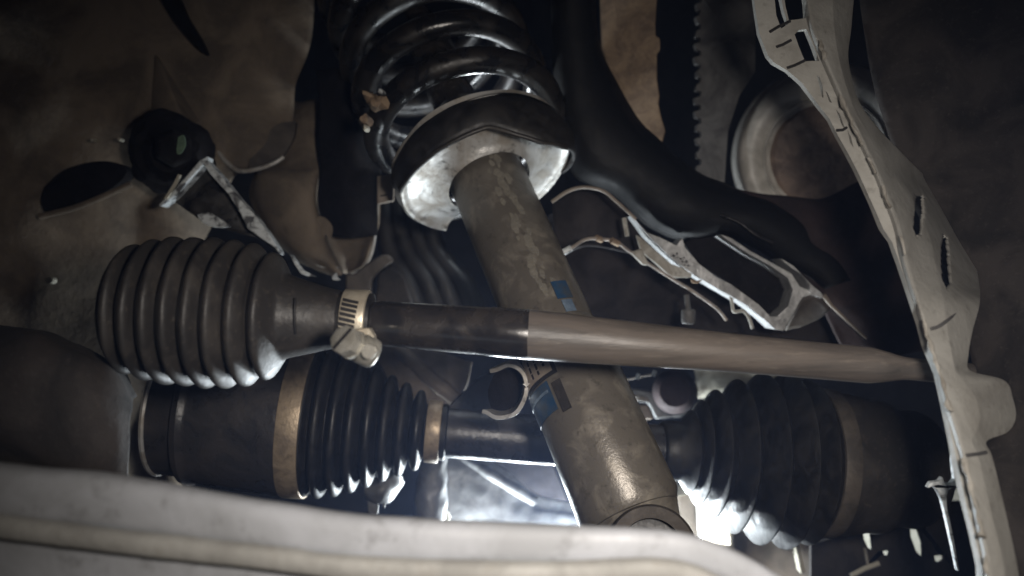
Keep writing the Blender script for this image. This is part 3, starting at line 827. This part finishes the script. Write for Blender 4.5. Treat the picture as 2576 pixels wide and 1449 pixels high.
o = obj('dark_mask', loft([[(1835, 470, 0.575), (1950, 492, 0.575), (2060, 500, 0.575), (2175, 455, 0.58)], [(1900, 560, 0.57), (2020, 590, 0.565), (2120, 590, 0.565), (2240, 560, 0.575)], [(2040, 720, 0.575), (2120, 740, 0.572), (2200, 740, 0.572), (2310, 720, 0.575)], [(2120, 880, 0.58), (2180, 890, 0.575), (2250, 890, 0.575), (2350, 880, 0.58)]], 8, 8), 'mask', solid=0.003, rough=0.003, rscale=40)  # added sheet, stands for the dark void over the lower drum
tag(o, 'added dark reddish flap hiding the lower half of the worn drum', 'mask')

# ================================================================== pale slotted bracket, near right
sb = thing('slotted_bracket', 'pale primer slotted bracket sloping down the near right side', 'bracket', P(2480, 1440, 0.3))


def bd(x, y):
    return 0.40 - 0.10 * min(max((y + 50) / 1500.0, 0), 1)


def in_poly(x, y, poly):
    c = False
    for k in range(len(poly)):
        x0, y0 = poly[k]
        x1, y1 = poly[k - 1]
        if (y0 > y) != (y1 > y) and x < (x1 - x0) * (y - y0) / (y1 - y0) + x0:
            c = not c
    return c


def pierce(vf, polys):
    vs, fs = vf
    keep = []
    for f in fs:
        c = sum((vs[i] for i in f), Vector()) / len(f)
        x, y = c.x / c.y / K + 1288, 724.5 - c.z / c.y / K
        if not any(in_poly(x, y, p) for p in polys):
            keep.append(f)
    return vs, keep


rows = []
for y, xl, xm, xr, rec in ((-60, 2020, 2090, 2150, 0.02), (60, 2040, 2095, 2140, 0.02), (160, 2078, 2110, 2132, 0.02), (275, 2128, 2146, 2168, 0.022), (390, 2183, 2210, 2270, 0.05),
                           (450, 2210, 2250, 2330, 0.10), (520, 2238, 2300, 2385, 0.12), (580, 2258, 2330, 2422, 0.12), (640, 2270, 2345, 2446, 0.10), (710, 2290, 2360, 2460, 0.07), (760, 2306, 2370, 2463, 0.03), (830, 2328, 2380, 2444, 0.02),
                           (890, 2345, 2390, 2433, 0.015), (935, 2362, 2400, 2438, 0.015), (960, 2368, 2420, 2525, 0.02), (1000, 2378, 2450, 2545, 0.022), (1050, 2392, 2460, 2553, 0.022), (1086, 2404, 2450, 2530, 0.02), (1110, 2411, 2440, 2478, 0.01), (1146, 2422, 2455, 2490, 0.01), (1206, 2437, 2470, 2506, 0.01),
                           (1300, 2458, 2492, 2528, 0.012), (1400, 2480, 2515, 2550, 0.014), (1520, 2490, 2530, 2570, 0.016)):
    b0 = bd(0, y)
    rows.append([(xl - 4, y, b0 + 0.003), (xl + 3, y, b0 - 0.0005), (xm, y, b0 + rec * 0.22), (xr, y, b0 + rec)])
obj('main_web', pierce(loft_crisp(rows, 40, 10), [[(2300, 492), (2320, 490), (2322, 530), (2316, 588), (2302, 596), (2294, 575), (2298, 530)], [(2370, 590), (2382, 600), (2386, 660), (2390, 715), (2378, 730), (2366, 700), (2364, 640)]]), 'bracket', sb, solid=0.0014, rough=0.0002, rscale=60)
flange = [(1890, -60), (1900, 20), (1912, 80), (1930, 140), (1944, 156), (1982, 176), (2017, 208), (2060, 264), (2086, 301), (2110, 344), (2132, 384), (2157, 429), (2193, 510), (2223, 576), (2244, 609), (2262, 657), (2295, 753), (2313, 817), (2331, 876), (2358, 942), (2373, 1008), (2394, 1104), (2412, 1191), (2430, 1260), (2450, 1340), (2468, 1430), (2474, 1520), (2492, 1520), (2482, 1400), (2462, 1300), (2444, 1220), (2424, 1140), (2402, 1070), (2382, 1000), (2366, 935), (2349, 890), (2332, 830), (2316, 780), (2294, 710), (2274, 640), (2262, 580), (2242, 520), (2214, 450), (2186, 388), (2154, 330), (2132, 275), (2104, 210), (2082, 160), (2066, 120), (2044, 60), (2034, -10), (2030, -60)]
obj('flange', plate(flange, lambda x, y: bd(x, y) + 0.004, 0.004, holes=[
    [(2001, 86), (2012, 74), (2030, 72), (2046, 110), (2060, 152), (2044, 153), (2025, 155), (2012, 122)],
    [(1945, -30), (1960, -20), (1972, 30), (1984, 60), (1967, 70), (1954, 40)],
    [(1968, -30), (2022, -30), (2026, 10), (2028, 44), (2006, 48), (1986, 51), (1976, 20)],
    [(2052, 192), (2058, 194), (2068, 216), (2073, 245), (2069, 243), (2062, 222)],
    [(2077, 228), (2083, 232), (2095, 259), (2089, 256)],
    [(2104, 277), (2112, 288), (2126, 326), (2118, 318), (2110, 300)],
    [(2132, 330), (2140, 344), (2146, 372), (2138, 360)]]), 'bracket', sb, bevel=0.0008, rough=0.0008, rscale=80)
rid = catmull([P(2033, -60, 0.394), P(2040, 20, 0.393), P(2062, 110, 0.387), P(2100, 205, 0.380), P(2150, 325, 0.372), P(2210, 448, 0.364), P(2260, 580, 0.354), P(2313, 780, 0.340), P(2363, 935, 0.330), P(2420, 1138, 0.316), P(2460, 1300, 0.306), P(2486, 1450, 0.296)], 12)
gap = [(i, v) for i, v in enumerate(rid) if noise.noise(Vector((i * 0.22, 2, 8))) > -0.15]
# sealant smeared in patches along the joint
run = []
for i, v in enumerate(rid):
    on = noise.noise(Vector((i * 0.19, 2.4, 8.1))) > -0.05
    if on:
        run.append(v)
    if (not on or i == len(rid) - 1) and len(run) > 2:
        obj('sealant_bead', tube(run, [0.0006 + 0.0022 * abs(noise.noise(Vector((k * 0.7 + i, 1, 0)))) for k in range(len(run))], seg=8), 'bracket_edge', sb, rough=0.001, rscale=300)
        run = []
    if not on:
        run = []
for pts in ([(1937, 80), (1960, 66), (1988, 53)], [(1953, 118), (1970, 112), (1990, 101)], [(1980, 171), (2000, 164), (2025, 152)], [(2104, 328), (2120, 327), (2130, 321)]):
    obj('scored_line', tube([P(x, y, bd(x, y) + 0.0036) for x, y in pts], 0.0007, seg=8), 'ink', sb)


def web_at(x, y):
    for r0, r1 in zip(rows, rows[1:]):
        if r0[0][1] <= y <= r1[0][1]:
            t = (y - r0[0][1]) / (r1[0][1] - r0[0][1])
            row = [tuple(a + (b - a) * t for a, b in zip(p, q)) for p, q in zip(r0, r1)]
            for p, q in zip(row, row[1:]):
                if p[0] <= x <= q[0]:
                    return P(x, y, p[2] + (q[2] - p[2]) * (x - p[0]) / (q[0] - p[0]) - 0.0012)
            return P(x, y, row[-1][2])
    return P(x, y, 0.33)


for pts in ([(2340, 828), (2360, 822), (2380, 808), (2400, 790), (2415, 772)], [(2430, 1146), (2445, 1144), (2462, 1142), (2480, 1138)]):
    obj('seam_line', tube(catmull([web_at(*p) for p in pts], 6), 0.0008, seg=8), 'grey_sheet', sb)
# dim panel on the far right
o = obj('side_panel', loft([[(2150, -80, 0.47), (2400, -80, 0.45), (2800, -80, 0.42)], [(2220, 300, 0.47), (2420, 300, 0.45), (2800, 300, 0.42)], [(2420, 800, 0.44), (2560, 800, 0.42), (2850, 800, 0.40)], [(2470, 1250, 0.40), (2600, 1250, 0.39), (2850, 1250, 0.38)], [(2520, 1560, 0.38), (2640, 1560, 0.37), (2850, 1560, 0.36)]], 8, 8), 'panel_dark', solid=0.003, rough=0.006, rscale=22)
tag(o, 'dim brown side panel beyond the pale slotted bracket', 'body panel')

# ================================================================== lower middle: what the work light shows behind
la = thing('lower_arm', 'ridged aluminium lower arm glaring under the work light', 'suspension arm', P(1250, 1310, 0.66))
obj('blade', loft([[(1118, 1150, 0.666), (1123, 1220, 0.661), (1123, 1285, 0.657), (1130, 1360, 0.652)], [(1190, 1140, 0.668), (1180, 1215, 0.662), (1185, 1280, 0.658), (1200, 1360, 0.653)], [(1270, 1180, 0.669), (1265, 1235, 0.665), (1270, 1285, 0.661), (1290, 1360, 0.656)], [(1354, 1245, 0.671), (1350, 1275, 0.668), (1360, 1300, 0.665), (1380, 1360, 0.660)], [(1470, 1270, 0.676), (1475, 1290, 0.673), (1480, 1310, 0.67), (1490, 1360, 0.666)]], 8, 8), 'alu', la, solid=0.003, rough=0.0007, rscale=110)
obj('ridge', tube(catmull([P(1165, 1150, 0.6685), P(1220, 1185, 0.6665), P(1290, 1228, 0.6675), P(1345, 1262, 0.6695)], 8), 0.0050, seg=14), 'alu', la, rough=0.0006, rscale=120)
obj('ridge', tube(catmull([P(1180, 1215, 0.6635), P(1270, 1268, 0.664), P(1350, 1318, 0.665), P(1440, 1330, 0.667)], 8), 0.0030, seg=12), 'alu', la, rough=0.0006, rscale=120)
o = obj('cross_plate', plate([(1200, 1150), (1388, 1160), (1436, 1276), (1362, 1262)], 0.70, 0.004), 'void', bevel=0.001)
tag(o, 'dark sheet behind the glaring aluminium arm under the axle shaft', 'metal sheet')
bs_ = thing('ball_stud', 'pale stubby ball joint stud standing left of the aluminium arm', 'ball joint', P(1085, 1310, 0.62))
obj('stud_body', lathe(P(1090, 1150, 0.63), P(1082, 1325, 0.615), smooth_prof([(0, 0.011), (0.2, 0.0105), (0.35, 0.0115), (0.6, 0.0125), (0.85, 0.0118), (1, 0.009)], 5), seg=40, wob=0.04), 'alu', bs_, rough=0.0012, rscale=120)
obj('split_pin', plate([(1108, 1290), (1122, 1286), (1132, 1302), (1126, 1318), (1108, 1322)], 0.625, 0.004, curved=2), 'pale', bs_, bevel=0.0008)
hcl = thing('hose_clip', 'torn bright metal hose clip hanging under the inner axle boot', 'clip', P(960, 1296, 0.56))
obj('cup', loft([[(916, 1212, 0.56), (960, 1206, 0.552), (1000, 1190, 0.56), (1016, 1212, 0.57)], [(916, 1235, 0.555), (955, 1240, 0.547), (990, 1232, 0.555), (1006, 1228, 0.57)], [(918, 1256, 0.56), (945, 1262, 0.552), (970, 1266, 0.556), (986, 1256, 0.57)]], 6, 6), 'alu', hcl, solid=0.002, rough=0.0012, rscale=160)
obj('leg', plate([(924, 1258), (950, 1260), (950, 1294), (940, 1297), (926, 1290)], 0.556, 0.002, curved=2), 'alu', hcl, bevel=0.0006)
obj('leg', plate([(960, 1264), (970, 1266), (968, 1280), (962, 1276)], 0.557, 0.002), 'alu', hcl, bevel=0.0006)

kn = thing('knuckle_web', 'brown grey cast knuckle web slanting between hose clamp and strut', 'knuckle', P(1090, 1030, 0.66))
obj('web', loft([[(940, 850, 0.64), (1040, 862, 0.632), (1120, 890, 0.626), (1190, 910, 0.62)], [(950, 905, 0.64), (1030, 925, 0.626), (1130, 950, 0.622), (1175, 965, 0.618)], [(985, 960, 0.638), (1040, 985, 0.628), (1110, 1010, 0.622), (1150, 1010, 0.618)], [(1060, 1030, 0.636), (1085, 1038, 0.63), (1110, 1045, 0.626), (1130, 1045, 0.622)]], 8, 8), 'rod_dusty', kn, solid=0.001, rough=0.0016, rscale=60)
obj('web_rib', tube(catmull([P(1000, 880, 0.632), P(1060, 930, 0.626), P(1110, 975, 0.618), P(1150, 1005, 0.614)], 8), 0.006, seg=14), 'rod_dusty', kn, rough=0.0012, rscale=90)
obj('dark_gusset', plate([(1112, 1040), (1150, 1000), (1200, 955), (1300, 905), (1330, 930), (1300, 1040)], 0.60, 0.006), 'shaft', kn, bevel=0.001)
fin = thing('sway_bushing', 'dark folded rubber sleeve standing behind the strut above the tie rod', 'bushing', P(1040, 770, 0.66))
for i, (x0, x1, x2) in enumerate(((965, 985, 1040), (1000, 1030, 1090), (1040, 1070, 1130), (1075, 1105, 1180))):
    obj('fold', tube(catmull([P(x0, 490, 0.68), P(x0 + 4, 560, 0.67), P(x1, 640, 0.665), P(x2 - 10, 720, 0.66), P(x2 + 20, 800, 0.66)], 8), [0.007 + 0.0035 * k / 32 for k in range(33)], seg=18), 'rubber', fin)
sp = thing('support_bracket', 'tan dusty support bracket rising behind the hose clamp', 'bracket', P(920, 730, 0.6))
obj('upright', plate([(868, 690), (890, 690), (925, 660), (960, 640), (978, 640), (990, 656), (960, 676), (935, 700), (930, 770), (868, 770)], 0.60, 0.008), 'panel_mid', sp, bevel=0.002, rough=0.001)
obj('gusset', plate([(950, 690), (985, 668), (1020, 700), (1040, 770), (940, 770)], 0.635, 0.006), 'panel_dark', sp, bevel=0.002)
obj('stub', lathe(P(928, 770, 0.40), P(938, 772, 0.375), [(0, 0.0030), (1, 0.0026)], seg=18), 'zinc', sp)
o = obj('seat_tab', plate([(948, 442), (990, 436), (992, 470), (990, 506), (948, 514)], 0.575, 0.005), 'rod_dusty', bevel=0.001)
tag(o, 'small tan tab squeezed between the dark sheet bulge and spring perch', 'tab')
obj('tab_slot', plate([(956, 491), (974, 488), (974, 492), (956, 495)], 0.5745, 0.002), 'ink', o)

# right of the strut below the rod
hb = thing('hub_bracket', 'pale S shaped hub bracket seen under the tie rod', 'bracket', P(1640, 1050, 0.62))
obj('strap', plate([(1549, 986), (1575, 980), (1600, 978), (1640, 986), (1665, 996), (1672, 1020), (1682, 1036), (1712, 1036), (1722, 1030), (1735, 1022), (1726, 1040), (1712, 1050), (1690, 1050), (1650, 1054), (1640, 1030), (1630, 1014), (1600, 1010), (1582, 1016), (1564, 1016)], 0.660, 0.008), 'alu', hb, bevel=0.0015)
obj('hood', loft([[(1566, 1004, 0.654), (1590, 994, 0.648), (1630, 1000, 0.654)], [(1570, 1016, 0.656), (1595, 1008, 0.65), (1632, 1012, 0.656)]], 6, 4), 'perch', hb, solid=0.002)
obj('block', plate([(1572, 1022), (1630, 1020), (1644, 1050), (1640, 1056), (1576, 1056)], 0.65, 0.008), 'rod_dusty', hb, bevel=0.0015)
cm = thing('wire_comb', 'thin comb of three wire clips just under the tie rod', 'clip', P(1590, 960, 0.62))
obj('wire', tube([P(1541, 962, 0.62), P(1600, 950, 0.62), P(1650, 940, 0.62)], 0.0007, seg=8), 'wire', cm)
for x, y in ((1567, 955), (1605, 948), (1645, 940)):
    obj('clip', tube([P(x - 3, y + 6, 0.617), P(x + 3, y - 7, 0.617)], 0.0016, seg=10), 'white_edge', cm)
o = obj('dark_lobe', lathe(P(1698, 985, 0.655), P(1698, 985, 0.63), smooth_prof([(0, 0.018), (0.5, 0.0175), (1, 0.012)], 4), seg=40), 'mask')
tag(o, 'dark reddish round lobe behind the pale hub bracket', 'boss')
# lit liner behind the outer boot
ln = obj('liner', loft([[(1745, 900, 0.664), (1850, 890, 0.662), (1960, 900, 0.66)], [(1750, 1000, 0.664), (1860, 1000, 0.662), (1960, 1010, 0.66)]], 6, 4), 'pale', solid=0.003, rough=0.002, rscale=60)
tag(ln, 'pale liner glimpsed between the outer boot ribs and the tie rod', 'liner')
sh = thing('splash_shield', 'pale splash shield behind the lower teeth of the outer boot', 'shield', P(1930, 1420, 0.68))
obj('sheet', loft([[(1640, 1200, 0.659), (1720, 1190, 0.656), (1850, 1250, 0.660), (2060, 1320, 0.645)], [(1650, 1300, 0.660), (1740, 1290, 0.655), (1860, 1330, 0.658), (2060, 1390, 0.643)], [(1700, 1480, 0.659), (1780, 1480, 0.653), (1870, 1480, 0.656), (2060, 1480, 0.640)]], 8, 8), 'rod_dusty', sh, solid=0.003, rough=0.0015, rscale=60)
obj('rib', plate([(1996, 1350), (2006, 1346), (2028, 1440), (2016, 1446)], 0.63, 0.01), 'pale', sh, bevel=0.001)
obj('lug', plate([(1656, 1192), (1664, 1178), (1672, 1190), (1670, 1210), (1720, 1216), (1730, 1190), (1738, 1196), (1736, 1244), (1700, 1250), (1640, 1256), (1634, 1240)], 0.648, 0.006), 'pale', sh, bevel=0.001)

wl = thing('work_light', 'lit white work light glaring between the outer boot and the beam', 'lamp', P(1810, 1370, 0.66))
obj('housing', loft([[(1752, 1240, 0.646), (1800, 1235, 0.646), (1842, 1262, 0.646)], [(1756, 1310, 0.646), (1800, 1310, 0.646), (1842, 1318, 0.646)], [(1760, 1390, 0.646), (1800, 1390, 0.646), (1846, 1390, 0.646)]], 4, 4), 'bracket', wl, solid=0.006)
obj('lens', plate([(1757, 1254), (1782, 1250), (1790, 1280), (1826, 1285), (1832, 1330), (1838, 1372), (1766, 1372), (1762, 1310)], 0.638, 0.003), 'lens', wl, bevel=0.0008)

# lower right: dark perforated guard with pale sheet behind
gd = thing('perforated_guard', 'dark lower guard pierced by leaf shaped holes at the bottom right', 'guard', P(2250, 1440, 0.6))


def leaf(pts):
    return pts


holes = [[(2170, 1328), (2186, 1326), (2192, 1350), (2197, 1386), (2184, 1378), (2174, 1356)],
         [(2241, 1302), (2253, 1286), (2284, 1287), (2283, 1312), (2270, 1321), (2252, 1316)],
         [(2321, 1301), (2327, 1284), (2337, 1286), (2338, 1298)],
         [(2290, 1318), (2297, 1309), (2310, 1335), (2321, 1368), (2323, 1404), (2306, 1388), (2292, 1350)],
         [(2351, 1398), (2376, 1398), (2374, 1412), (2362, 1418), (2353, 1410)],
         [(2221, 1387), (2239, 1385), (2237, 1400), (2228, 1400)]]
obj('plate', plate([(2040, 1370), (2110, 1350), (2180, 1322), (2240, 1280), (2330, 1262), (2440, 1262), (2520, 1300), (2520, 1560), (2040, 1560)], 0.60, 0.004, holes=holes), 'panel_dark', gd, bevel=0.0008)
obj('edge_strip', tube([P(2139, 1449, 0.596), P(2175, 1430, 0.596), P(2211, 1417, 0.596)], 0.0020, seg=10), 'pale', gd)
obj('edge_strip', tube([P(2175, 1379, 0.598), P(2183, 1419, 0.598)], 0.0012, seg=10), 'bracket_edge', gd)
o = obj('rear_sheet', loft([[(2120, 1240, 0.745), (2260, 1230, 0.71), (2460, 1230, 0.67)], [(2120, 1360, 0.745), (2260, 1360, 0.71), (2460, 1360, 0.67)], [(2120, 1500, 0.745), (2260, 1500, 0.71), (2460, 1500, 0.67)]], 4, 4), 'pale', solid=0.003)
tag(o, 'pale sheet showing through the leaf shaped holes of the guard', 'metal sheet')
wc = thing('wire_clip', 'pale forked clip with a long tail beside the slotted bracket', 'clip', P(2400, 1440, 0.36))
obj('fork', plate([(2399, 1140), (2404, 1150), (2410, 1205), (2424, 1222), (2434, 1250), (2428, 1248), (2416, 1228), (2404, 1224), (2388, 1232), (2382, 1250), (2384, 1280), (2399, 1349), (2414, 1436), (2410, 1438), (2396, 1370), (2378, 1290), (2370, 1258), (2358, 1234), (2348, 1224), (2334, 1228), (2342, 1214), (2362, 1212), (2372, 1200), (2376, 1214), (2392, 1218), (2402, 1206), (2397, 1160)], 0.36, 0.003), 'white_edge', wc, bevel=0.0007)

# ================================================================== added haze volume standing in for bluish lens glare
hz = obj('haze', box(Vector((0, 0.62, -0.05)), Vector((1.6, 0, 0)), Vector((0, 0.85, 0)), Vector((0, 0, 1.4))), 'void', smooth=False)
hm = bpy.data.materials.new('lens_veil')
hm.use_nodes = True
hm.node_tree.nodes.remove(hm.node_tree.nodes['Principled BSDF'])
pv = hm.node_tree.nodes.new('ShaderNodeVolumePrincipled')
pv.inputs['Color'].default_value = (0.42, 0.56, 1.0, 1)
pv.inputs['Density'].default_value = 0.055
pv.inputs['Anisotropy'].default_value = 0.6
hm.node_tree.links.new(pv.outputs[0], hm.node_tree.nodes['Material Output'].inputs['Volume'])
hz.data.materials[0] = hm
tag(hz, kind='stuff')
